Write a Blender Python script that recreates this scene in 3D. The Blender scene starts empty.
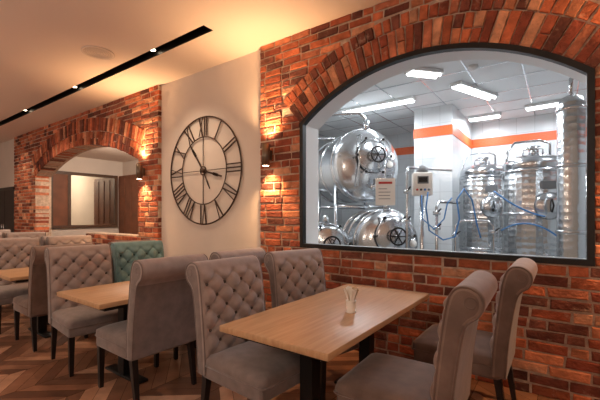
import bpy, bmesh, math, random
from mathutils import Vector, Matrix
random.seed(7)
R=random.random
sc=bpy.context.scene
sc.view_settings.view_transform='Standard'

def lin(c):
    return tuple(((v/255)/12.92 if v/255<=0.04045 else ((v/255+0.055)/1.055)**2.4) for v in c)

# ---------------------------------------------------------------- materials
def mat(name,rgb=(200,200,200),rough=.6,metal=0,noise=None,bump=None,attr=False,emis=None,sheen=0,mixc=None,spec=None):
    m=bpy.data.materials.new(name); m.use_nodes=True
    nt=m.node_tree; N=nt.nodes; L=nt.links
    b=N['Principled BSDF']
    b.inputs['Roughness'].default_value=rough; b.inputs['Metallic'].default_value=metal
    if spec is not None: b.inputs['Specular IOR Level'].default_value=spec
    if sheen:
        b.inputs['Sheen Weight'].default_value=sheen; b.inputs['Sheen Roughness'].default_value=.4
    c=lin(rgb)+(1,)
    b.inputs['Base Color'].default_value=c
    tc=N.new('ShaderNodeTexCoord')
    src=None
    if attr:
        a=N.new('ShaderNodeAttribute'); a.attribute_name='Col'; src=a.outputs['Color']
    if noise:
        scale,amt,detail=noise
        n=N.new('ShaderNodeTexNoise'); n.inputs['Scale'].default_value=scale; n.inputs['Detail'].default_value=detail
        L.new(tc.outputs['Object'],n.inputs['Vector'])
        cr=N.new('ShaderNodeMapRange'); cr.inputs[1].default_value=.3; cr.inputs[2].default_value=.7
        cr.inputs[3].default_value=1-amt; cr.inputs[4].default_value=1+amt
        L.new(n.outputs['Fac'],cr.inputs[0])
        mx=N.new('ShaderNodeVectorMath'); mx.operation='SCALE'
        if src: L.new(src,mx.inputs[0])
        else: mx.inputs[0].default_value=c[:3]
        L.new(cr.outputs[0],mx.inputs['Scale']); src=mx.outputs[0]
    if mixc:
        scale,rgb2,lo,hi=mixc
        n=N.new('ShaderNodeTexNoise'); n.inputs['Scale'].default_value=scale; n.inputs['Detail'].default_value=6
        n.inputs['Roughness'].default_value=.7
        L.new(tc.outputs['Object'],n.inputs['Vector'])
        cr=N.new('ShaderNodeMapRange'); cr.inputs[1].default_value=lo; cr.inputs[2].default_value=hi
        L.new(n.outputs['Fac'],cr.inputs[0])
        mx=N.new('ShaderNodeMix'); mx.data_type='RGBA'
        L.new(cr.outputs[0],mx.inputs['Factor'])
        if src: L.new(src,mx.inputs['A'])
        else: mx.inputs['A'].default_value=c
        mx.inputs['B'].default_value=lin(rgb2)+(1,)
        src=mx.outputs['Result']
    if src: L.new(src,b.inputs['Base Color'])
    if bump:
        scale,st,dist=bump
        n=N.new('ShaderNodeTexNoise'); n.inputs['Scale'].default_value=scale; n.inputs['Detail'].default_value=5
        L.new(tc.outputs['Object'],n.inputs['Vector'])
        bp=N.new('ShaderNodeBump'); bp.inputs['Strength'].default_value=st; bp.inputs['Distance'].default_value=dist
        L.new(n.outputs['Fac'],bp.inputs['Height']); L.new(bp.outputs[0],b.inputs['Normal'])
    if emis:
        b.inputs['Emission Color'].default_value=lin(emis[0])+(1,); b.inputs['Emission Strength'].default_value=emis[1]
    return m

M={}
M['brick']=mat('brick_clay',rough=.92,attr=True,noise=(10,.36,9),mixc=(8,(206,176,152),.60,.82),bump=(38,1,.016))
M['mortar']=mat('mortar',(186,162,142),.95,noise=(20,.25,6),bump=(60,.8,.01))
M['plaster']=mat('wall_plaster',(214,202,192),.9,noise=(3,.03,4),bump=(120,.1,.002))
M['ceil']=mat('ceiling_paint',(232,216,204),.9)
M['white']=mat('white_paint',(225,228,228),.7)
M['black']=mat('black_metal',(24,22,22),.45,metal=.3)
M['blackwood']=mat('black_wood',(26,20,19),.4)
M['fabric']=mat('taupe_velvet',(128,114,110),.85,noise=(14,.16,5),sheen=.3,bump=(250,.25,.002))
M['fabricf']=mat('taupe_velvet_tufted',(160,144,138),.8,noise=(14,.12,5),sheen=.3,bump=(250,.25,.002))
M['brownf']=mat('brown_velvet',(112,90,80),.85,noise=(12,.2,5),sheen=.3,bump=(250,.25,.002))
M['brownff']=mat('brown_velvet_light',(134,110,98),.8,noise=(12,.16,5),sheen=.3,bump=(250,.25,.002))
M['button']=mat('velvet_button_shaded',(92,78,72),.8,noise=(14,.1,3))  # buttons darkened to put shade into the tufting
M['teal']=mat('teal_velvet',(112,146,148),.85,noise=(14,.14,5),sheen=.4,bump=(250,.25,.002))
M['tealb']=mat('teal_button_shaded',(62,92,94),.85,noise=(14,.1,3))  # darker than the teal velvet, painting shade into its tufts
M['floorp']=mat('parquet_wood',rough=.36,attr=True,noise=(7,.2,6),bump=(30,.1,.002))
M['gap']=mat('floor_gap',(60,38,28),.8)
M['clockm']=mat('bronze_metal',(66,46,36),.5,metal=.4)
M['steel']=mat('brushed_steel',(208,211,214),.2,metal=1,bump=(25,.12,.01))
M['orange']=mat('orange_tile',(224,96,42),.5)
M['redp']=mat('red_plastic',(180,40,30),.5)
M['blueh']=mat('blue_hose',(60,120,180),.5)
M['grey']=mat('grey_plastic',(110,112,114),.5)
M['paper']=mat('paper_white',(240,236,228),.8)
M['napkin']=mat('kraft_napkin',(196,170,140),.9,noise=(40,.15,4))
M['brownp']=mat('brown_panel',(120,72,48),.6,noise=(4,.2,4))
M['framew']=mat('walnut_frame',(84,58,42),.5,noise=(6,.2,4))
M['darkdoor']=mat('dark_door',(40,32,30),.5)
M['lampglow']=mat('lamp_lens',(255,240,215),.5,emis=((255,226,190),14))
M['tube']=mat('fluorescent_tube',(255,255,255),.5,emis=((248,252,255),8))
M['fillglobe']=mat('fill_globe_glow',(255,240,220),.4,emis=((255,239,222),16.5))  # glow of the unseen globes added to brighten the room
M['pane']=mat('mirror_pane',(214,214,204),.04,metal=1)
M['sconce']=mat('sconce_metal',(120,105,92),.35,metal=.8)

def wood():
    m=bpy.data.materials.new('oak_top'); m.use_nodes=True
    N=m.node_tree.nodes; L=m.node_tree.links; b=N['Principled BSDF']
    tc=N.new('ShaderNodeTexCoord'); mp=N.new('ShaderNodeMapping'); mp.inputs['Scale'].default_value=(20,1.2,6)
    n=N.new('ShaderNodeTexNoise'); n.inputs['Scale'].default_value=2.2; n.inputs['Detail'].default_value=7
    r=N.new('ShaderNodeValToRGB')
    r.color_ramp.elements[0].position=.25; r.color_ramp.elements[0].color=lin((180,138,100))+(1,)
    r.color_ramp.elements[1].position=.75; r.color_ramp.elements[1].color=lin((206,168,128))+(1,)
    L.new(tc.outputs['Object'],mp.inputs[0]); L.new(mp.outputs[0],n.inputs[0]); L.new(n.outputs['Fac'],r.inputs[0])
    L.new(r.outputs[0],b.inputs['Base Color']); b.inputs['Roughness'].default_value=.38
    return m
M['oak']=wood()
def dimple():
    m=mat('dimple_steel',(210,213,215),.24,metal=1)
    N=m.node_tree.nodes; L=m.node_tree.links; b=N['Principled BSDF']
    tc=N.new('ShaderNodeTexCoord'); v=N.new('ShaderNodeTexVoronoi'); v.inputs['Scale'].default_value=13; v.inputs['Randomness'].default_value=.15
    bp=N.new('ShaderNodeBump'); bp.inputs['Strength'].default_value=.5; bp.inputs['Distance'].default_value=.02
    L.new(tc.outputs['Object'],v.inputs['Vector']); L.new(v.outputs['Distance'],bp.inputs['Height']); L.new(bp.outputs[0],b.inputs['Normal'])
    return m
M['dimple']=dimple()
def tiles():
    m=mat('glazed_tile',(222,226,227),.35)
    N=m.node_tree.nodes; L=m.node_tree.links; b=N['Principled BSDF']
    tc=N.new('ShaderNodeTexCoord'); sx=N.new('ShaderNodeSeparateXYZ'); ad=N.new('ShaderNodeMath'); ad.operation='ADD'
    cb=N.new('ShaderNodeCombineXYZ'); bt=N.new('ShaderNodeTexBrick')
    L.new(tc.outputs['Object'],sx.inputs[0]); L.new(sx.outputs['X'],ad.inputs[0]); L.new(sx.outputs['Y'],ad.inputs[1])
    L.new(ad.outputs[0],cb.inputs['X']); L.new(sx.outputs['Z'],cb.inputs['Y']); L.new(cb.outputs[0],bt.inputs['Vector'])
    bt.offset=0; bt.inputs['Scale'].default_value=1; bt.inputs['Brick Width'].default_value=.3; bt.inputs['Row Height'].default_value=.3
    bt.inputs['Mortar Size'].default_value=.004
    bt.inputs['Color1'].default_value=lin((206,209,210))+(1,); bt.inputs['Color2'].default_value=lin((198,202,204))+(1,); bt.inputs['Mortar'].default_value=lin((178,181,182))+(1,)
    L.new(bt.outputs['Color'],b.inputs['Base Color'])
    return m
M['tile']=tiles()
def glass():
    m=bpy.data.materials.new('window_glass'); m.use_nodes=True
    N=m.node_tree.nodes; L=m.node_tree.links
    for n in list(N): N.remove(n)
    o=N.new('ShaderNodeOutputMaterial'); t=N.new('ShaderNodeBsdfTransparent'); g=N.new('ShaderNodeBsdfGlossy'); g.inputs['Roughness'].default_value=.05
    mx=N.new('ShaderNodeMixShader'); mx.inputs[0].default_value=.012
    L.new(t.outputs[0],mx.inputs[1]); L.new(g.outputs[0],mx.inputs[2]); L.new(mx.outputs[0],o.inputs[0])
    return m
M['glass']=glass()

# ---------------------------------------------------------------- mesh builder
class MB:
    def __init__(s): s.v=[];s.f=[];s.m=[];s.sm=[];s.c=[];s.mats=[]
    def mi(s,k):
        if k not in s.mats: s.mats.append(k)
        return s.mats.index(k)
    def add(s,vs,fs,k,smooth=False,col=(1,1,1)):
        o=len(s.v); s.v+=[Vector(v) for v in vs]
        for q_,f in enumerate(fs):
            s.f.append([o+q for q in f]); s.m.append(s.mi(k[q_] if isinstance(k,list) else k)); s.sm.append(smooth); s.c.append(col)
    def box(s,a,b,k,col=(1,1,1)):
        x0,y0,z0=a;x1,y1,z1=b
        vs=[(x0,y0,z0),(x1,y0,z0),(x1,y1,z0),(x0,y1,z0),(x0,y0,z1),(x1,y0,z1),(x1,y1,z1),(x0,y1,z1)]
        s.add(vs,[(0,3,2,1),(4,5,6,7),(0,1,5,4),(1,2,6,5),(2,3,7,6),(3,0,4,7)],k,False,col)
    def rbox(s,a,b,r,k,seg=3,dome=0):
        bm=bmesh.new(); bmesh.ops.create_cube(bm,size=1)
        a=Vector(a);b=Vector(b);c=(a+b)/2;d=b-a
        for v in bm.verts: v.co=Vector((v.co.x*d.x,v.co.y*d.y,v.co.z*d.z))
        if dome:
            bmesh.ops.subdivide_edges(bm,edges=list(bm.edges),cuts=11,use_grid_fill=True)
            for v in bm.verts:
                q=Vector([max(-d[i]/2+r,min(d[i]/2-r,v.co[i])) for i in range(3)])
                n=v.co-q
                if n.length>1e-6: v.co=q+n.normalized()*r
                if v.co.z>0:
                    u=1-(2*v.co.x/d.x)**4; w=1-(2*v.co.y/d.y)**4
                    v.co.z+=dome*max(u,0)*max(w,0)
        else:
            bmesh.ops.bevel(bm,geom=list(bm.edges),offset=r,segments=seg,profile=.5,affect='EDGES')
        bm.verts.ensure_lookup_table()
        vs=[tuple(v.co+c) for v in bm.verts]; fs=[[v.index for v in f.verts] for f in bm.faces]
        bm.free(); s.add(vs,fs,k,True)
    def lathe(s,prof,k,p=(0,0,0),axis=(0,0,1),seg=32,smooth=True):
        ax=Vector(axis).normalized(); q=Vector((0,0,1)).rotation_difference(ax).to_matrix().to_4x4()
        p=Vector(p); vs=[];fs=[]
        for r,z in prof:
            for i in range(seg):
                t=2*math.pi*i/seg; vs.append(p+(q@Vector((r*math.cos(t),r*math.sin(t),z))))
        for j in range(len(prof)-1):
            for i in range(seg):
                i2=(i+1)%seg; fs.append((j*seg+i,j*seg+i2,(j+1)*seg+i2,(j+1)*seg+i))
        fs.append(tuple(range(seg))[::-1]); fs.append(tuple((len(prof)-1)*seg+i for i in range(seg)))
        s.add(vs,fs,k,smooth)
    def cyl(s,p0,p1,r,k,seg=16,r1=None):
        p0=Vector(p0);p1=Vector(p1);d=p1-p0
        s.lathe([(r,0),(r if r1 is None else r1,d.length)],k,p0,d,seg)
    def sphere(s,p,r,k,seg=12):
        n=max(4,seg//2); s.lathe([(max(1e-4,r*math.sin(math.pi*j/n)),-r*math.cos(math.pi*j/n)) for j in range(n+1)],k,p,(0,0,1),seg)
    def tube(s,pts,r,k,seg=8,closed=False):
        pts=[Vector(p) for p in pts]; n=len(pts); vs=[];fs=[]
        up=None
        for i,p in enumerate(pts):
            if closed: t=pts[(i+1)%n]-pts[i-1]
            else: t=pts[min(i+1,n-1)]-pts[max(i-1,0)]
            t.normalize()
            if up is None:
                up=Vector((0,0,1)) if abs(t.z)<.9 else Vector((1,0,0))
            a=t.cross(up)
            if a.length<1e-4: a=t.cross(Vector((0,1,0)))
            a.normalize(); b=a.cross(t).normalized(); up=b
            for j in range(seg):
                w=2*math.pi*j/seg; vs.append(p+r*(math.cos(w)*a+math.sin(w)*b))
        m=n if closed else n-1
        for i in range(m):
            i2=(i+1)%n
            for j in range(seg):
                j2=(j+1)%seg; fs.append((i*seg+j,i*seg+j2,i2*seg+j2,i2*seg+j))
        if not closed:
            fs.append(tuple(range(seg))); fs.append(tuple((n-1)*seg+j for j in range(seg))[::-1])
        s.add(vs,fs,k,True)
    def mesh(s,name):
        me=bpy.data.meshes.new(name); me.from_pydata([tuple(v) for v in s.v],[],s.f)
        for k in s.mats: me.materials.append(M[k])
        me.polygons.foreach_set('material_index',s.m); me.polygons.foreach_set('use_smooth',s.sm)
        ca=me.color_attributes.new('Col','FLOAT_COLOR','CORNER')
        data=[]
        for p,c in zip(me.polygons,s.c): data+=list(c+(1,))*p.loop_total
        ca.data.foreach_set('color',data)
        bm=bmesh.new(); bm.from_mesh(me); bmesh.ops.recalc_face_normals(bm,faces=bm.faces); bm.to_mesh(me); bm.free()
        me.update(); return me
    def obj(s,name,loc=(0,0,0),rz=0):
        return place(s.mesh(name),name,loc,rz)
def place(me,name,loc=(0,0,0),rz=0,parent=None):
    o=bpy.data.objects.new(name,me); sc.collection.objects.link(o); o.location=loc; o.rotation_euler=(0,0,rz)
    if parent: o.parent=parent
    return o
def light(kind,name,loc,power,color=(255,215,175),target=None,parent=None,**kw):
    l=bpy.data.lights.new(name,kind); l.energy=power; l.color=lin(color)
    for k,v in kw.items(): setattr(l,k,v)
    o=bpy.data.objects.new(name,l); sc.collection.objects.link(o); o.location=loc
    if target is not None:
        o.rotation_euler=(Vector(target)-Vector(loc)).to_track_quat('-Z','Y').to_euler()
    if parent:
        o.parent=parent; o.matrix_parent_inverse=Matrix.Translation(parent.location).inverted()
    return o

# ---------------------------------------------------------------- room
H=3.5; WY=3.35; XR=2.6; XL=-14.0; YB=-4.2
class Arch:
    def __init__(s,xl,xr,zs,spring,apex):
        s.xl,s.xr,s.zs,s.sp,s.ap=xl,xr,zs,spring,apex; s.cx=(xl+xr)/2; s.hw=(xr-xl)/2
        r=apex-spring; s.R=(s.hw**2+r*r)/(2*r); s.zc=apex-s.R; s.ang=math.asin(s.hw/s.R)
    def half(s,z):
        if z<s.sp: return s.hw
        q=s.R**2-(z-s.zc)**2
        return math.sqrt(q) if q>0 else 0
    def outline(s,i=0,n=32):
        P=[(s.xl+i,s.zs+i),(s.xr-i,s.zs+i)]
        a=math.asin((s.hw-i)/(s.R-i))
        for k in range(n+1):
            t=a-2*a*k/n; P.append((s.cx+(s.R-i)*math.sin(t),s.zc+(s.R-i)*math.cos(t)))
        return P
A1=Arch(-2.42,.20,1.03,2.45,2.93)
A2=Arch(-10.47,-5.83,0,2.35,2.83)

pal=[lin(c) for c in [(164,84,56),(182,98,64),(140,68,48),(198,124,88),(104,56,44),(184,110,80),(156,80,54),(190,104,68),(132,76,60),(172,92,60),(116,60,46),(206,146,112)]]
def brickcol():
    c=random.choice(pal); k=.78+.4*R(); return tuple(v*k for v in c)
def brick(mb,P,yf,depth,j=.0055):
    cx=sum(p[0] for p in P)/4; cz=sum(p[1] for p in P)/4
    P=[(p[0]+(R()-.5)*j*2,p[1]+(R()-.5)*j*2) for p in P]
    yf+=(R()-.5)*.008
    def ins(p,d):
        dx,dz=cx-p[0],cz-p[1]; return (p[0]+math.copysign(min(d,abs(dx)*.5),dx),p[1]+math.copysign(min(d,abs(dz)*.5),dz))
    vs=[(p[0],yf+depth,p[1]) for p in P]+[(p[0],yf+.007,p[1]) for p in P]
    for p in P:
        q=ins(p,.006+R()*.006); vs.append((q[0],yf+(R()-.5)*.005,q[1]))
    fs=[(0,1,2,3)]+[(i,(i+1)%4,4+(i+1)%4,4+i) for i in range(4)]+[(4+i,4+(i+1)%4,8+(i+1)%4,8+i) for i in range(4)]+[(8,9,10,11)]
    mb.add(vs,fs,'brick',False,brickcol())
def brick_field(mb,x0,x1,A,rings,depth):
    ph=1.03/12; g=.016; row=0; z=0
    Ro=A.R+rings
    while z<H:
        zt=min(z+ph-g,H-.002); zc=(z+zt)/2
        x=x0-(R()*.05) -(.14 if row%2 else 0)
        while x<x1:
            L=.262 if R()<.72 else .125
            a,b=max(x,x0),min(x+L-g,x1); x+=L
            if b-a<.03: continue
            segs=[(a,b)]
            if zc>A.zs:
                h=A.half(zc)
                if h>0:
                    l,r=A.cx-h,A.cx+h; ns=[]
                    for p,q in segs:
                        if q<=l or p>=r: ns.append((p,q))
                        else:
                            if p<l-.02: ns.append((p,l))
                            if q>r+.02: ns.append((r,q))
                    segs=ns
            for p,q in segs:
                if q-p<.025: continue
                m=(p+q)/2; dx,dz=m-A.cx,zc-A.zc
                if zc>A.sp-.02 and math.hypot(dx,dz)<Ro and abs(math.atan2(dx,dz))<A.ang+.005: continue
                brick(mb,[(p,z),(q,z),(q,zt),(p,zt)],WY,depth)
        z+=ph; row+=1
    rr=[(A.R,A.R+.255),(A.R+.270,A.R+rings)]
    for ri,(r0,r1) in enumerate(rr):
        arc=2*A.ang*(r0+r1)/2; n=int(arc/ (.084 if ri==0 else .088)); st=2*A.ang/n
        gg=.007/r0
        for i in range(n):
            t0=-A.ang+i*st+gg; t1=-A.ang+(i+1)*st-gg
            rj=(R()-.5)*.012
            pts=[(A.cx+r*math.sin(t),min(H-.002,A.zc+r*math.cos(t))) for r,t in [(r0,t0),(r0,t1),(r1+rj,t1),(r1+rj,t0)]]
            if R()<.35 and ri==0:
                rm=r0+(r1-r0)*(.45+.1*R())
                pa=[(A.cx+r*math.sin(t),A.zc+r*math.cos(t)) for r,t in [(r0,t0),(r0,t1),(rm-.006,t1),(rm-.006,t0)]]
                pb=[(A.cx+r*math.sin(t),A.zc+r*math.cos(t)) for r,t in [(rm+.006,t0),(rm+.006,t1),(r1,t1),(r1,t0)]]
                brick(mb,pa,WY-.012,depth); brick(mb,pb,WY-.012,depth)
            else: brick(mb,pts,WY-.012,depth)
def mortar_wall(mb,x0,x1,A,y0,y1,k='mortar'):
    mb.box((x0,y0,0),(A.xl,y1,H),k); mb.box((A.xr,y0,0),(x1,y1,H),k)
    if A.zs>0: mb.box((A.xl,y0,0),(A.xr,y1,A.zs),k)
    n=40
    for i in range(n):
        a=A.xl+(A.xr-A.xl)*i/n; b=A.xl+(A.xr-A.xl)*(i+1)/n
        za=A.zc+math.sqrt(max(A.R**2-(a-A.cx)**2,0)); zb=A.zc+math.sqrt(max(A.R**2-(b-A.cx)**2,0))
        vs=[(a,y0,za),(b,y0,zb),(b,y0,H),(a,y0,H),(a,y1,za),(b,y1,zb),(b,y1,H),(a,y1,H)]
        mb.add(vs,[(0,1,2,3),(4,7,6,5),(0,4,5,1),(3,2,6,7)],k)

w=MB()
brick_field(w,-3.04,XR,A1,.39,.10)
mortar_wall(w,-3.035,XR,A1,WY+.011,3.70)
brick_field(w,-11.97,-5.24,A2,.52,.30)
mortar_wall(w,-11.965,-5.245,A2,WY+.011,3.70)
z=0;ph=1.03/12
while z<1.03:
    x=-7.9-(R()*.1)
    while x<-5.84:
        a,b=max(x,-7.85),min(x+.25,-5.84); x+=.262
        if b-a>.03: brick(w,[(a,z),(b,z),(b,z+ph-.014),(a,z+ph-.014)],WY+.03,.28)
    z+=ph
w.box((-7.84,WY+.042,0),(-5.84,3.68,1.04),'mortar')
w.box((-5.24,3.41,0),(-3.04,3.70,H),'plaster')
w.box((XL,3.41,0),(-11.97,3.70,H),'plaster')
w.obj('wall_back')
b=MB(); b.box((-5.24,3.395,0),(-3.045,3.41,.09),'white'); b.obj('baseboard_back')
b=MB(); b.box((XL-.15,YB,0),(XL,8.4,H),'plaster'); b.obj('wall_left')
b=MB(); b.box((XR,YB,0),(XR+.15,3.70,H),'plaster'); b.obj('wall_right')
b=MB(); b.box((XL-.15,YB-.15,0),(XR+.15,YB,H),'plaster'); b.obj('wall_front')
c=MB()
c.box((XL,YB,H),(XR,2.60,H+.2),'ceil'); c.box((XL,2.74,H),(XR,3.70,H+.2),'ceil'); c.box((-3.2,2.60,H),(XR,2.74,H+.2),'ceil')
c.box((XL,2.60,H+.14),(-3.2,2.74,H+.2),'black')
for y in (2.60,2.736): c.box((XL,y,H+.0005),(-3.2,y+.004,H+.14),'black')
c.box((-3.204,2.60,H+.0005),(-3.2,2.74,H+.14),'black')
c.obj('ceiling')
for x in (-4.3,-6.6,-8.9,-11.2):
    t=MB(); t.cyl((0,0,.135),(0,0,.05),.045,'black',20); t.cyl((0,0,.05),(0,0,.045),.036,'lampglow',20)
    t.box((-.1,-.02,.12),(.1,.02,.139),'black')
    o=t.obj('track_spotlight',(x,2.67,H))
    light('SPOT','spot_lamp',(x,2.67,H+.02),80,(255,225,190),(x,2.95,0),o,spot_size=math.radians(105),spot_blend=.9,shadow_soft_size=.04)
f=MB(); f.box((XL,YB,-.12),(XR,3.5,-.004),'gap')
cw=.42; phh=.13; fp=[lin(q) for q in [(140,96,72),(172,126,98),(108,72,54),(188,142,114),(148,104,80),(122,84,64)]]
nx=int((XR-XL)/cw)+1
for i in range(nx):
    x0=XL+i*cw; x1=min(x0+cw-.004,XR); s=1 if i%2 else -1
    y=YB-.1
    while y<3.5:
        d=cw*.8*s
        ya,yb=(y,y+d)
        c0=random.choice(fp); k=.85+.3*R(); c0=tuple(v*k for v in c0)
        q=[(x0,max(ya-d/2,YB),0),(x1,max(ya+d/2,YB),0),(x1,max(ya+d/2+phh-.004,YB),0),(x0,max(ya-d/2+phh-.004,YB),0)]
        q=[(a,min(b_,3.5),z_) for a,b_,z_ in q]
        f.add(q,[(0,1,2,3)],'floorp',False,c0)
        y+=phh
f.obj('floor')

# room beyond arch
b=MB(); b.box((XL,3.70,-.12),(-5.0,8.4,0),'gap'); b.obj('floor_lounge')
b=MB(); b.box((XL,3.70,3.2),(-5.0,8.4,3.4),'ceil'); b.obj('ceiling_lounge')
b=MB(); b.box((-12.3,3.70,0),(-12.1,8.4,3.2),'plaster'); b.obj('wall_lounge_side')
b=MB(); b.box((-12.1,6.4,0),(-4.9,6.6,3.2),'plaster'); b.obj('wall_lounge_back')
b=MB(); b.box((-5.1,3.70,0),(-4.9,6.4,3.3),'plaster'); b.obj('wall_lounge_divider')
b=MB()
for a,q in [((-12.1,4.2,1.0),(-12.03,6.2,1.09)),((-12.1,4.2,2.62),(-12.03,6.2,2.71)),((-12.1,4.2,1.09),(-12.03,4.30,2.62)),((-12.1,6.10,1.09),(-12.03,6.2,2.62)),((-12.1,4.70,1.09),(-12.04,4.78,2.62))]:
    b.box(a,q,'framew')
b.box((-12.1,4.76,1.08),(-12.07,6.12,2.64),'pane'); b.box((-12.1,4.29,1.08),(-12.065,4.71,2.64),'brownp')
b.obj('window_2')
b=MB(); b.box((-12.0,6.22,.0),(-10.4,6.395,2.7),'brownp')
for i in range(4): b.box((-11.95+i*.4,6.20,.1),(-11.62+i*.4,6.22,2.6),'brownp')
b.obj('wood_cabinet')
o=MB(); o.lathe([(.14,0),(.14,-.05),(.12,-.06)],'lampglow',(0,0,0)); o=o.obj('ceiling_lamp',(-8.5,5,3.2))
light('POINT','lamp_bulb',(-8.5,5,2.95),190,(255,236,215),None,o,shadow_soft_size=.15)
b=MB(); b.box((-13.75,3.38,0),(-13.68,3.41,2.18),'blackwood');b.box((-12.15,3.38,0),(-12.08,3.41,2.18),'blackwood');b.box((-13.75,3.38,2.1),(-12.08,3.41,2.18),'blackwood')
b.box((-13.68,3.39,0.005),(-12.15,3.409,2.1),'darkdoor'); b.box((-12.93,3.385,.01),(-12.9,3.395,2.1),'blackwood')
for x in (-13.0,-12.84): b.tube([(x,3.39,.95),(x,3.35,.97),(x,3.35,1.13),(x,3.39,1.15)],.01,'steel')
b.obj('door_1')

# ---------------------------------------------------------------- window 1
b=MB()
def ring(mb,A,i0,i1,y0,y1,k):
    P=A.outline(i0);Q=A.outline(i1);n=len(P)
    vs=[(p[0],y0,p[1]) for p in P]+[(p[0],y0,p[1]) for p in Q]+[(p[0],y1,p[1]) for p in P]+[(p[0],y1,p[1]) for p in Q]
    fs=[]
    for a in range(n):
        c_=(a+1)%n
        fs+=[(a,c_,n+c_,n+a),(2*n+a,3*n+a,3*n+c_,2*n+c_),(n+a,n+c_,3*n+c_,3*n+a),(a,2*n+a,2*n+c_,c_)]
    mb.add(vs,fs,k)
ring(b,A1,.0,.045,3.335,3.40,'black')
ring(b,A1,.0,.02,3.40,3.70,'white')
P=A1.outline(.04); b.add([(p[0],3.385,p[1]) for p in P],[tuple(range(len(P)))],'glass')
b.obj('window_1')

# ---------------------------------------------------------------- brewery
BC=3.3;BX0=-4.6;BX1=1.9;BY=8.2
b=MB(); b.box((BX0-.2,3.70,-.12),(BX1+.2,BY+.2,0),'tile'); b.obj('floor_brewery')
b=MB(); b.box((BX0,3.70,BC),(BX1,BY,BC+.15),'white')
for i in range(11): b.box((BX0+.6*i,3.70,BC-.006),(BX0+.6*i+.015,BY,BC),'steel')
for i in range(7): b.box((BX0,3.9+.6*i,BC-.006),(BX1,3.915+.6*i,BC),'steel')
b.obj('ceiling_brewery')
b=MB(); b.box((BX0,BY,0),(BX1,BY+.2,BC),'tile'); b.box((BX0,BY-.01,2.80),(BX1,BY,2.97),'orange'); b.obj('wall_brewery_back')
b=MB(); b.box((BX0-.2,3.70,0),(BX0,BY,BC),'tile'); b.obj('wall_brewery_left')
b=MB(); b.box((BX1,3.70,0),(BX1+.2,BY,BC),'tile'); b.box((BX1-.01,3.70,2.80),(BX1,BY,2.97),'orange'); b.obj('wall_brewery_right')
b=MB(); b.box((-2.15,6.5,0),(-1.5,BY,BC),'tile'); b.box((-2.16,6.49,2.78),(-1.49,BY,2.95),'orange'); b.obj('wall_brewery_pillar')
fx=[((-3.19,5.75),(-1.9,5.75)),((-1.6,4.6),(-1.3,4.95)),((-1.22,5.46),(-.87,6.40)),((-.5,7.40),(.15,7.35)),((-1.45,7.6),(-.9,7.6)),((.2,5.4),(.9,5.4)),((-3.9,4.4),(-2.8,4.4))]
for p,q in fx:
    p=Vector((p[0],p[1],0));q=Vector((q[0],q[1],0)); c_=(p+q)/2; L_=(q-p).length; a=math.atan2(q.y-p.y,q.x-p.x)
    t=MB(); t.box((-L_/2,-.09,-.05),(L_/2,.09,-.007),'white')
    for y in (-.045,.045): t.cyl((-L_/2+.02,y,-.062),(L_/2-.02,y,-.062),.018,'tube',10)
    o=t.obj('fluorescent_fixture',(c_.x,c_.y,BC),a)
    light('AREA','tube_light',(c_.x,c_.y,BC-.1),16*L_+7,(240,247,255),(c_.x,c_.y,0),o,shape='RECTANGLE',size=.2,size_y=.2)
def arcpts(p,q,sag,n=14,side=(0,0,-1)):
    p=Vector(p);q=Vector(q);s_=Vector(side)
    return [p.lerp(q,i/n)+s_*sag*4*(i/n)*(1-i/n) for i in range(n+1)]
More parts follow.
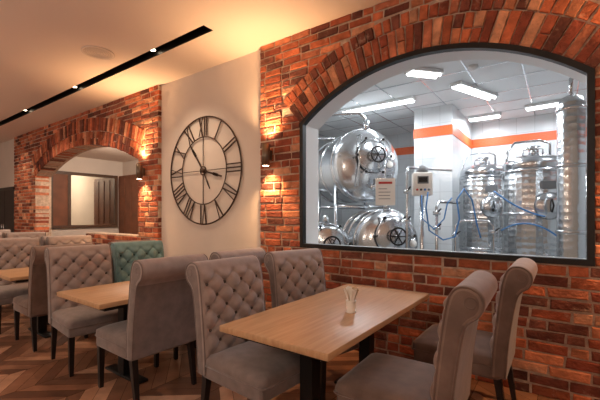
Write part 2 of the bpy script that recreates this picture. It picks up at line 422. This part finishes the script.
def horiz_tank(name,p,r,L_,axis,z):
    t=MB(); ax=Vector(axis).normalized(); sd=Vector((-ax.y,ax.x,0))
    prof=[(.01,-L_-.2)]+[(r*math.sin(a),-L_-.2*math.cos(a)) for a in [.3,.7,1.1,1.4]]+[(r,-L_),(r,0)]
    prof+=[(r*math.cos(a),.2*math.sin(a)) for a in [.15,.4,.7,1.0,1.3]]+[(.01,.2)]
    t.lathe(prof,'steel',(0,0,z),ax,48)
    for d in (-.06,-L_*.5,-L_+.06): t.lathe([(r+.001,d-.03),(r+.014,d-.028),(r+.014,d+.028),(r+.001,d+.03)],'steel',(0,0,z),ax,48)
    mc=Vector((0,0,z))+ax*.16+Vector((0,0,.12))
    t.lathe([(.25,-.08),(.25,.06),(.27,.06),(.27,.09),(.22,.10),(.10,.14),(.01,.15)],'steel',mc,ax,32)
    t.lathe([(.262,.048),(.276,.05),(.276,.062),(.262,.064)],'black',mc,ax,32)
    t.cyl(mc+ax*.1,mc+ax*.24,.02,'steel')
    wc=mc+ax*.24
    t.tube([wc+ (sd*math.cos(a)+Vector((0,0,1))*math.sin(a))*.12 for a in [2*math.pi*i/16 for i in range(16)]],.013,'black',closed=True)
    for a in (0,math.pi/3,2*math.pi/3):
        d=(sd*math.cos(a)+Vector((0,0,1))*math.sin(a))*.12; t.cyl(wc-d,wc+d,.009,'black',8)
    for k in range(6):
        a=k*math.pi/3; d=(sd*math.cos(a)+Vector((0,0,1))*math.sin(a)); t.cyl(mc+d*.27,mc+d*.30+ax*.12,.014,'steel',8); t.sphere(mc+d*.30+ax*.13,.022,'black')
    vc=Vector((0,0,z-r*.62))+ax*.12
    t.cyl(vc,vc+ax*.2,.03,'steel'); t.lathe([(.05,0),(.05,.04)],'steel',vc+ax*.1,ax,16); t.cyl(vc+ax*.15,vc+ax*.15+Vector((0,0,.12)),.01,'black',8)
    gc=Vector((0,0,z))+ax*.15+sd*.33; t.lathe([(.07,0),(.07,.04),(.06,.045)],'steel',gc,ax,20); t.lathe([(.056,0),(.055,.004)],'paper',gc+ax*.045,ax,20)
    t.tube([Vector((0,0,z+r*.75))-sd*r*.35+ax*.1,Vector((0,0,z+r*.75))-sd*r*.35+ax*.24,Vector((0,0,z-r*.6))-sd*r*.45+ax*.24,Vector((0,0,z-r*.6))-sd*r*.45+ax*.1],.014,'steel')
    t.tube([Vector((0,0,z-r*.3))+sd*r*.5+ax*.15,Vector((0,0,z-r*.3))+sd*r*.5+ax*.28,Vector((0,0,z-r*.9))+sd*r*.4+ax*.3,Vector((0,0,z-r*1.0))+sd*r*.1+ax*.25],.016,'steel')
    for d in (-.15,-L_+.15):
        for s_ in (-1,1):
            c0=ax*d+sd*s_*(r*.8)
            t.cyl((c0.x,c0.y,0),(c0.x,c0.y,z-r*.4),.035,'steel')
            t.cyl((c0.x,c0.y,z-r*.5),tuple(ax*d+sd*s_*(r*.5)+Vector((0,0,z-r*.8))),.03,'steel')
        a0=ax*d+sd*r*.8; a1=ax*d-sd*r*.8; t.cyl((a0.x,a0.y,z-r-.08),(a1.x,a1.y,z-r-.08),.03,'steel')
    t.cyl((0,0,z+r-.02),(0,0,z+r+.12),.05,'steel')
    return t.obj(name,(p[0],p[1],0))
horiz_tank('conditioning_tank',(-2.60,5.45),.60,1.1,(.80,-.60,0),2.22)
horiz_tank('conditioning_tank',(-2.12,5.15),.50,.75,(.72,-.70,0),.98)
horiz_tank('conditioning_tank',(-2.95,4.75),.42,.7,(.72,-.70,0),.85)
def vert_tank(name,p,r,z0,z1,k='dimple'):
    t=MB()
    t.lathe([(.04,z0-.25),(r*.5,z0-.12),(r,z0),(r,z0+.1)],'steel',seg=48)
    t.lathe([(r,z0+.1),(r+.012,z0+.12),(r+.012,z1-.12),(r,z1-.1)],k,seg=48)
    t.lathe([(r,z1-.1),(r,z1)]+[(r*math.cos(a),z1+.14*math.sin(a)) for a in (.2,.5,.8,1.1,1.35)]+[(.01,z1+.14)],'steel',seg=48)
    for z_ in (z0+.1,(z0+z1)/2,z1-.1): t.lathe([(r+.01,z_-.02),(r+.02,z_-.018),(r+.02,z_+.018),(r+.01,z_+.02)],'steel',seg=48)
    for i in range(4):
        a=math.pi/4+i*math.pi/2; x,y=r*.82*math.cos(a),r*.82*math.sin(a)
        t.cyl((x,y,0.01),(x,y,z0+.12),.03,'steel'); t.lathe([(.05,0),(.05,.02)],'steel',(x,y,0),seg=16)
    t.cyl((0,0,z1+.1),(0,0,z1+.24),.06,'steel'); t.lathe([(.085,0),(.085,.03)],'steel',(0,0,z1+.22),seg=20)
    t.tube([(r*.5,0,z1+.05),(r*.5,0,z1+.28),(r*.2,0,z1+.33),(-r*.6,0,z1+.33),(-r*.8,-.1,z1+.2),(-r*.9,-r*.5,z1-.2)],.016,'steel')
    t.tube([(-r*.3,-r*.4,z1+.09),(-r*.3,-r*.4,z1+.2),(r*.3,-r*.4,z1+.2),(r*.3,-r*.4,z1+.09)],.014,'steel')
    ax=Vector((.45,-.9,0)).normalized(); mc=ax*(r-.02)+Vector((0,0,(z0+z1)/2+.1))
    t.lathe([(.15,0),(.15,.07),(.17,.07),(.17,.09),(.06,.12),(.01,.125)],'steel',mc,ax,28)
    t.lathe([(.162,.056),(.176,.058),(.176,.07),(.162,.072)],'grey',mc,ax,28)
    t.tube([mc+ax*.13+Vector((0,0,-.08)),mc+ax*.17,mc+ax*.13+Vector((0,0,.08))],.01,'black')
    pc=ax*(r+.012)+Vector((0,0,z1-.3)); sd=Vector((-ax.y,ax.x,0))
    t.add([pc+sd*a*.09+Vector((0,0,c_*.05))+ax*.012 for a,c_ in [(-1,-1),(1,-1),(1,1),(-1,1)]],[(0,1,2,3)],'grey')
    vc=ax*r+Vector((0,0,z0+.12)); t.cyl(vc,vc+ax*.15,.022,'steel'); t.sphere(vc+ax*.15,.035,'steel')
    return t.obj(name,(p[0],p[1],0))
vert_tank('fermentation_tank',(-1.06,6.75),.36,.75,2.12)
vert_tank('fermentation_tank',(-.30,5.85),.37,.75,2.08)
vert_tank('fermentation_tank',(.55,6.9),.36,.75,2.08)
t=MB(); t.lathe([(.10,.12),(.125,.18),(.125,2.58),(.10,2.64),(.03,2.68)],'dimple',seg=32)
for z_ in (.5,1.2,1.9,2.5): t.lathe([(.125,z_),(.135,z_+.005),(.135,z_+.035),(.125,z_+.04)],'steel',seg=32)
for i in range(3):
    a=i*2.09; t.cyl((.09*math.cos(a),.09*math.sin(a),0),(.09*math.cos(a),.09*math.sin(a),.2),.015,'steel')
t.tube([(0,0,2.66),(0,0,2.85),(.15,.1,2.95),(.6,.5,2.95)],.02,'steel')
t.obj('filter_column',(.09,4.8,0))
t=MB()
t.tube([(-1.72,4.9,0),(-1.72,4.9,2.0),(-1.72,4.95,2.06),(-1.3,5.6,2.06)],.022,'steel')
t.tube([(-1.35,5.0,0.0),(-1.35,5.0,1.5),(-1.35,5.1,1.58),(-1.2,5.6,1.58)],.022,'steel')
t.tube([(-1.18,5.3,0.0),(-1.18,5.3,1.25),(-1.1,5.3,1.32),(-.78,5.35,1.32),(-.72,5.35,1.25),(-.72,5.35,0)],.018,'steel')
t.tube([(-3.6,4.9,0),(-3.6,4.9,3.0),(-3.5,5.0,3.08),(-2.7,5.4,3.08),(-2.62,5.45,3.0),(-2.62,5.45,2.95)],.025,'steel')
t.tube([(-3.2,4.15,0),(-3.2,4.15,2.45),(-3.12,4.2,2.52),(-2.7,4.6,2.52)],.018,'steel')
for z_ in (1.38,1.7,1.95): t.cyl((-3.6,4.35,z_),(-2.9,4.1,z_),.02,'steel')
for x_,y_ in ((-3.6,4.35),(-2.9,4.1),(-3.25,4.23)): t.cyl((x_,y_,0),(x_,y_,2.1),.025,'steel')
for x_,y_,z_ in ((-1.72,4.9,1.3),(-1.35,5.0,1.2),(-2.9,4.1,1.5),(-1.18,5.3,1.1),(-.72,5.35,1.15),(-3.2,4.15,1.8),(-1.72,4.9,1.7),(-1.35,5.0,1.4)): t.lathe([(.05,0),(.05,.05)],'steel',(x_,y_,z_),seg=16); t.cyl((x_,y_,z_+.025),(x_+.08,y_-.1,z_+.08),.010,'black',8)
t.obj('process_pipework')
t=MB()
t.tube([(-1.40,4.78,1.7),(-1.42,4.76,1.5),(-1.38,4.76,1.2),(-1.22,4.82,1.08),(-1.10,4.92,1.12),(-1.06,4.98,1.35),(-1.10,5.02,1.6),(-1.04,5.15,1.75),(-.95,5.2,1.6),(-.9,5.22,1.3),(-.85,5.22,1.1)],.010,'blueh')
t.tube([(-1.46,4.70,1.66),(-1.44,4.68,1.35),(-1.30,4.70,1.22),(-1.20,4.78,1.35),(-1.17,4.82,1.55),(-1.12,4.85,1.62)],.009,'blueh')
t.tube(arcpts((-.72,5.40,1.72),(-.15,5.28,1.38),.05,14),.010,'blueh')
t.tube(arcpts((-.62,5.28,1.2),(.02,5.22,1.1),.14,14,(0,0,1)),.010,'blueh')
t.obj('water_hose')
t=MB(); t.rbox((-.13,-.09,1.66),(.13,.09,1.98),.03,'paper'); t.box((-.07,-.1,1.82),(.07,-.088,1.92),'grey'); t.box((-.055,-.102,1.84),(.055,-.1,1.905),'black')
for i,k in enumerate(('redp','black','blueh','grey')): t.cyl((-.075+.05*i,-.1,1.74),(-.075+.05*i,-.085,1.74),.015,k)
t.lathe([(.08,1.98),(.08,2.0),(.05,2.06),(.01,2.08)],'grey'); t.cyl((0,0,0),(0,0,1.67),.03,'steel'); t.lathe([(.15,0),(.15,.02)],'steel')
t.obj('pump_controller',(-1.53,4.95,0),math.radians(25))
t=MB(); t.box((-.13,-.004,-.17),(.13,0,.19),'paper')
for i in range(4): t.box((-.09,-.006,.05-i*.045),(.02+.06*R(),-.004,.058-i*.045),'grey')
t.box((-.09,-.0065,.12),(.09,-.004,.15),'redp'); t.cyl((0,.01,.16),(0,.01,.45),.01,'steel'); t.box((-.13,.001,.18),(.13,.012,.20),'steel')
t.obj('notice_board',(-1.92,4.62,1.70),math.radians(28))
t=MB(); t.lathe([(.06,0),(.06,-.03),(.03,-.06),(.01,-.06)],'white'); t.obj('smoke_detector',(-.9,5.0,BC-.006))

# ---------------------------------------------------------------- clock
t=MB(); RC=.785
def circ(r,tr,y=0,n=72): t.tube([(r*math.cos(2*math.pi*i/n),y,r*math.sin(2*math.pi*i/n)) for i in range(n)],tr,'clockm',8,True)
circ(RC-.011,.011); circ(RC*.62,.008); circ(.06,.009)
def bar(p,q,wd):
    p=Vector((p[0],0,p[1]));q=Vector((q[0],0,q[1]));d=(q-p).normalized();n=Vector((-d.z,0,d.x))*wd/2
    vs=[p+n,p-n,q-n,q+n]; vs=[v+Vector((0,-.005,0)) for v in vs]+[v+Vector((0,.005,0)) for v in vs]
    t.add(vs,[(0,1,2,3),(7,6,5,4),(0,4,5,1),(1,5,6,2),(2,6,7,3),(3,7,4,0)],'clockm')
num=['XII','I','II','III','IV','V','VI','VII','VIII','IX','X','XI']
for k,s_ in enumerate(num):
    th=math.radians(90-30*k); u=Vector((math.cos(th),math.sin(th))); tv=Vector((math.sin(th),-math.cos(th)))
    ws={'I':.052,'V':.11,'X':.11}; tot=sum(ws[c_] for c_ in s_); x=-tot/2; r0=RC*.62+.008; r1=RC-.02
    def P2(a,r): v=tv*a+u*r; return (v.x,v.y)
    for c_ in s_:
        w_=ws[c_]; xm=x+w_/2
        if c_=='I': bar(P2(xm,r0),P2(xm,r1),.017)
        elif c_=='V': bar(P2(xm,r0),P2(x+.015,r1),.018); bar(P2(xm,r0),P2(x+w_-.015,r1),.009)
        else: bar(P2(x+w_-.015,r0),P2(x+.015,r1),.018); bar(P2(x+.015,r0),P2(x+w_-.015,r1),.009)
        x+=w_
for k in range(4):
    th=math.radians(90*k); bar((.06*math.cos(th),.06*math.sin(th)),(RC*.62*math.cos(th),RC*.62*math.sin(th)),.008)
for ang,L_,w_ in ((127,.50,.022),(-15,.40,.024),(-62,.30,.012)):
    th=math.radians(ang); d=(math.cos(th),math.sin(th))
    bar((0,0),(d[0]*L_,d[1]*L_),w_); bar((d[0]*L_*.55,d[1]*L_*.55),(d[0]*L_*.8,d[1]*L_*.8),w_*1.7)
t.lathe([(.03,-.02),(.03,.02)],'clockm',(0,0,0),(0,1,0),20)
for a in (60,180,300): t.cyl((.77*math.cos(math.radians(a)),0,.77*math.sin(math.radians(a))),(.77*math.cos(math.radians(a)),.02,.77*math.sin(math.radians(a))),.008,'clockm')
t.obj('wall_clock',(-4.18,3.39,2.04))

# ---------------------------------------------------------------- sconces
for x,y,z_ in ((-2.86,WY,2.12),(-5.62,WY,2.12),(.62,WY,2.12)):  # last one is out of view, added for even light on the bricks
    t=MB(); t.lathe([(.045,-.13),(.05,-.13),(.05,.13),(.045,.13)],'sconce',(0,-.09,0),seg=24)
    t.lathe([(.04,-.131),(.04,-.128)],'lampglow',(0,-.09,0),seg=20); t.lathe([(.04,.128),(.04,.131)],'lampglow',(0,-.09,0),seg=20)
    t.rbox((-.03,-.05,-.06),(.03,.0,.06),.008,'sconce')
    o=t.obj('wall_sconce',(x,y-.01,z_))
    for s_ in (-1,1):
        light('SPOT','sconce_bulb',(x,y-.10,z_+.14*s_),130 if s_>0 else 90,(255,200,142),(x,y-.26,z_+3*s_),o,spot_size=math.radians(120),spot_blend=.9,shadow_soft_size=.03)
t=MB(); t.lathe([(.19,0),(.19,-.008),(.165,-.014),(.16,-.006),(.01,-.006)],'ceil',seg=40)
for r in (.03,.06,.09,.12,.145,.165,.19): t.tube([(r*math.cos(a*.2618),r*math.sin(a*.2618),-.009) for a in range(24)],.003,'plaster',6,True)
t.obj('ceiling_speaker',(-4.84,2.24,H))
for x in (-11,-8,-5,-2,1):  # unseen glowing globes behind the camera, added as fill light
    t=MB(); t.sphere((0,0,0),.29,'fillglobe',32); t.cyl((0,0,.28),(0,0,.34),.05,'black'); t.cyl((0,0,.3),(0,0,1.04),.006,'black',8); t.lathe([(.06,1.025),(.06,1.05)],'black')
    t.obj('unseen_fill_globe',(x,-1.4,2.45))

# ---------------------------------------------------------------- chairs
def catmull(P,n):
    out=[]
    for i in range(len(P)-1):
        p0=P[max(i-1,0)];p1=P[i];p2=P[i+1];p3=P[min(i+2,len(P)-1)]
        for k in range(n):
            s_=k/n
            out.append(tuple(.5*((2*p1[a])+(-p0[a]+p2[a])*s_+(2*p0[a]-5*p1[a]+4*p2[a]-p3[a])*s_**2+(-p0[a]+3*p1[a]-3*p2[a]+p3[a])*s_**3) for a in (0,1)))
    out.append(P[-1]); return out
def chair_mesh(fab,ff,bt):
    t=MB(); W=.57
    prof=catmull([(-.205,.36),(-.208,.44),(-.213,.53),(-.222,.62),(-.232,.71),(-.243,.80),(-.254,.88),(-.263,.94),(-.272,.99),(-.290,1.045),(-.325,1.078),(-.378,1.080),(-.422,1.05),(-.435,1.0),(-.415,.95),(-.375,.915),(-.352,.87),(-.330,.75),(-.310,.6),(-.298,.45),(-.292,.36)],6)
    n=len(prof); cols=72; s_=.15
    nf=next(i for i,p in enumerate(prof) if p[1]>1.06)
    nor=[]
    for i in range(n):
        a=prof[max(i-1,0)];b_=prof[min(i+1,n-1)]; d=Vector((b_[0]-a[0],b_[1]-a[1])).normalized(); nor.append((d.y,-d.x))
    vs=[];fs=[];ks=[]
    def edge(y):
        e=W/2-abs(y)
        return 0 if e>.022 else .022-math.sqrt(max(0,.022**2-(.022-e)**2))
    for j in range(cols+1):
        y=-W/2+W*j/cols
        if j<3: y=-W/2+[0,.004,.011][j]
        if j>cols-3: y=W/2-[0,.004,.011][cols-j]
        for i in range(n):
            x,z=prof[i]; nx,nz=nor[i]; off=-edge(y)
            if i<nf and z>.46:
                u=y/s_; v=(z-.56)/s_
                A_=abs(math.sin(math.pi*(u+v)));B_=abs(math.sin(math.pi*(u-v)))
                pf=(A_*B_)**.35
                du=min(A_+B_,1)
                msk=min(1,max(0,(W/2-abs(y))/.045))*min(1,(z-.46)/.04)*min(1,max(0,(1.03-z)/.05))
                off+=(pf*.036-.012-(1-du)*.016)*msk
            vs.append((x+nx*off,y,z+nz*off))
    for j in range(cols):
        for i in range(n-1):
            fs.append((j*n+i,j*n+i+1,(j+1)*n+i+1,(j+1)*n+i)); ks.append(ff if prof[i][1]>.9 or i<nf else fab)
        fs.append((j*n+n-1,j*n,(j+1)*n,(j+1)*n+n-1)); ks.append(fab)
    fs.append(tuple(range(n))); fs.append(tuple(cols*n+i for i in range(n))[::-1]); ks+=[fab,fab]
    t.add(vs,fs,ks,True)
    for sg in (-1,1):
        t.tube([(x,sg*(W/2-.004),z) for x,z in [(p[0]-q[0]*.006,p[1]-q[1]*.006) for p,q in zip(prof,nor)]],.0055,fab,6)
        t.tube([(-.378+.026*math.cos(a*.5),sg*(W/2+.0),1.01+.026*math.sin(a*.5)) for a in range(13)],.004,fab,6,True)
    for a in range(-4,5):
        for c_ in range(-1,8):
            if (a+c_)%2: continue
            y=a*s_/2; z=.56+c_*s_/2
            if abs(y)>W/2-.04 or z<.49 or z>1.0: continue
            i=min(range(nf),key=lambda q:abs(prof[q][1]-z))
            t.sphere((prof[i][0]-.014,y,z),.013,bt,10)
    t.rbox((-.26,-.275,.335),(.30,.275,.43),.02,fab)
    t.rbox((-.235,-.28,.40),(.315,.28,.485),.035,fab,dome=.022)
    t.tube([(-.22,-.277,.425),(.30,-.277,.425),(.311,-.266,.425),(.311,.266,.425),(.30,.277,.425),(-.22,.277,.425)],.006,fab,6)
    def leg(x,y,dx,wt=.046,wb=.03):
        vs=[]
        for z,w_,o in ((.345,wt,0),(0,wb,dx)):
            for sx,sy in ((-1,-1),(1,-1),(1,1),(-1,1)): vs.append((x+o+sx*w_/2,y+sy*w_/2,z))
        t.add(vs,[(0,1,2,3),(7,6,5,4),(0,4,5,1),(1,5,6,2),(2,6,7,3),(3,7,4,0)],'blackwood')
    for y in (-.245,.245): leg(.27,y,0); leg(-.24,y,-.05)
    return t.mesh('dining_chair')
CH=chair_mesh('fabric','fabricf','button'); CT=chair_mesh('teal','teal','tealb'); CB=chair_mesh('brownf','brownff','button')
def table_mesh():
    t=MB()
    t.rbox((-.375,-.80,.712),(.375,.80,.75),.004,'oak',2)
    t.box((-.33,-.74,.68),(.33,.74,.712),'black')
    for y in (-.40,.40):
        t.box((-.045,y-.045,.02),(.045,y+.045,.68),'black'); t.rbox((-.27,y-.05,0.0),(.27,y+.05,.022),.004,'black',1)
        t.box((-.25,y-.12,.665),(.25,y+.12,.68),'black')
    return t.mesh('dining_table')
TB=table_mesh()
def jit(a): return (R()-.5)*a
for i in range(5):
    tx=-1.255-1.83*i-(.08*(i-1) if i>1 else 0)
    ty=2.24 if i==0 else 2.06
    place(TB,'dining_table',(tx,ty,0))
    if i<1:
        place(CH,'dining_chair',(-1.63,1.79,0),math.radians(-4))
        place(CH,'dining_chair',(-1.62,2.54,0),math.radians(-14))
        place(CB,'dining_chair',(-.71,2.0,0),math.pi+math.radians(2))
        place(CB,'dining_chair',(-.57,2.88,0),math.pi)
    else:
        place(CH,'dining_chair',(tx-.60+jit(.03),1.64+jit(.04),0),math.radians(-5+jit(4)))
        place(CT if i==1 else CH,'dining_chair',(tx-.68+jit(.03),2.34+jit(.04),0),math.radians(-8+jit(4)))
        place(CH if i%2 else CB,'dining_chair',(tx+.33,1.66+jit(.03),0),math.pi+math.radians(jit(4)))
        place(CH if i%2 else CB,'dining_chair',(tx+.33,2.38+jit(.04),0),math.pi+math.radians(jit(4)))
t=MB(); t.lathe([(.032,0),(.036,.004),(.03,.01),(.033,.075),(.036,.08)],'paper',seg=20)
for k in range(5):
    a=k*1.256; ux,uy=math.cos(a),math.sin(a)
    vs=[];m_=6
    for i in range(m_+1):
        s_=i/m_; wd=.012+.03*s_; ox=.01+.022*s_*s_
        for q in (-1,0,1): vs.append((ux*(ox+.012*(q==0))-uy*q*wd,uy*(ox+.012*(q==0))+ux*q*wd,.05+.12*s_-(.02 if q else 0)*s_))
    fs=[]
    for i in range(m_):
        for q in range(2): fs.append((i*3+q,i*3+q+1,i*3+q+4,i*3+q+3))
    t.add(vs,fs,'napkin' if k%2 else 'paper',True)
t.obj('napkin_holder',(-1.135,2.15,.75))

# ---------------------------------------------------------------- camera / world
wd=bpy.data.worlds.new('World'); sc.world=wd; wd.use_nodes=True
wd.node_tree.nodes['Background'].inputs[0].default_value=(.9,.8,.7,1); wd.node_tree.nodes['Background'].inputs[1].default_value=.3
cam=bpy.data.cameras.new('Camera'); co=bpy.data.objects.new('Camera',cam); sc.collection.objects.link(co)
co.location=(0,0,1.4); co.rotation_euler=(math.radians(90),0,math.radians(35.9)); cam.lens=21.6; cam.sensor_width=36; cam.shift_y=.025; cam.clip_start=.05
sc.camera=co
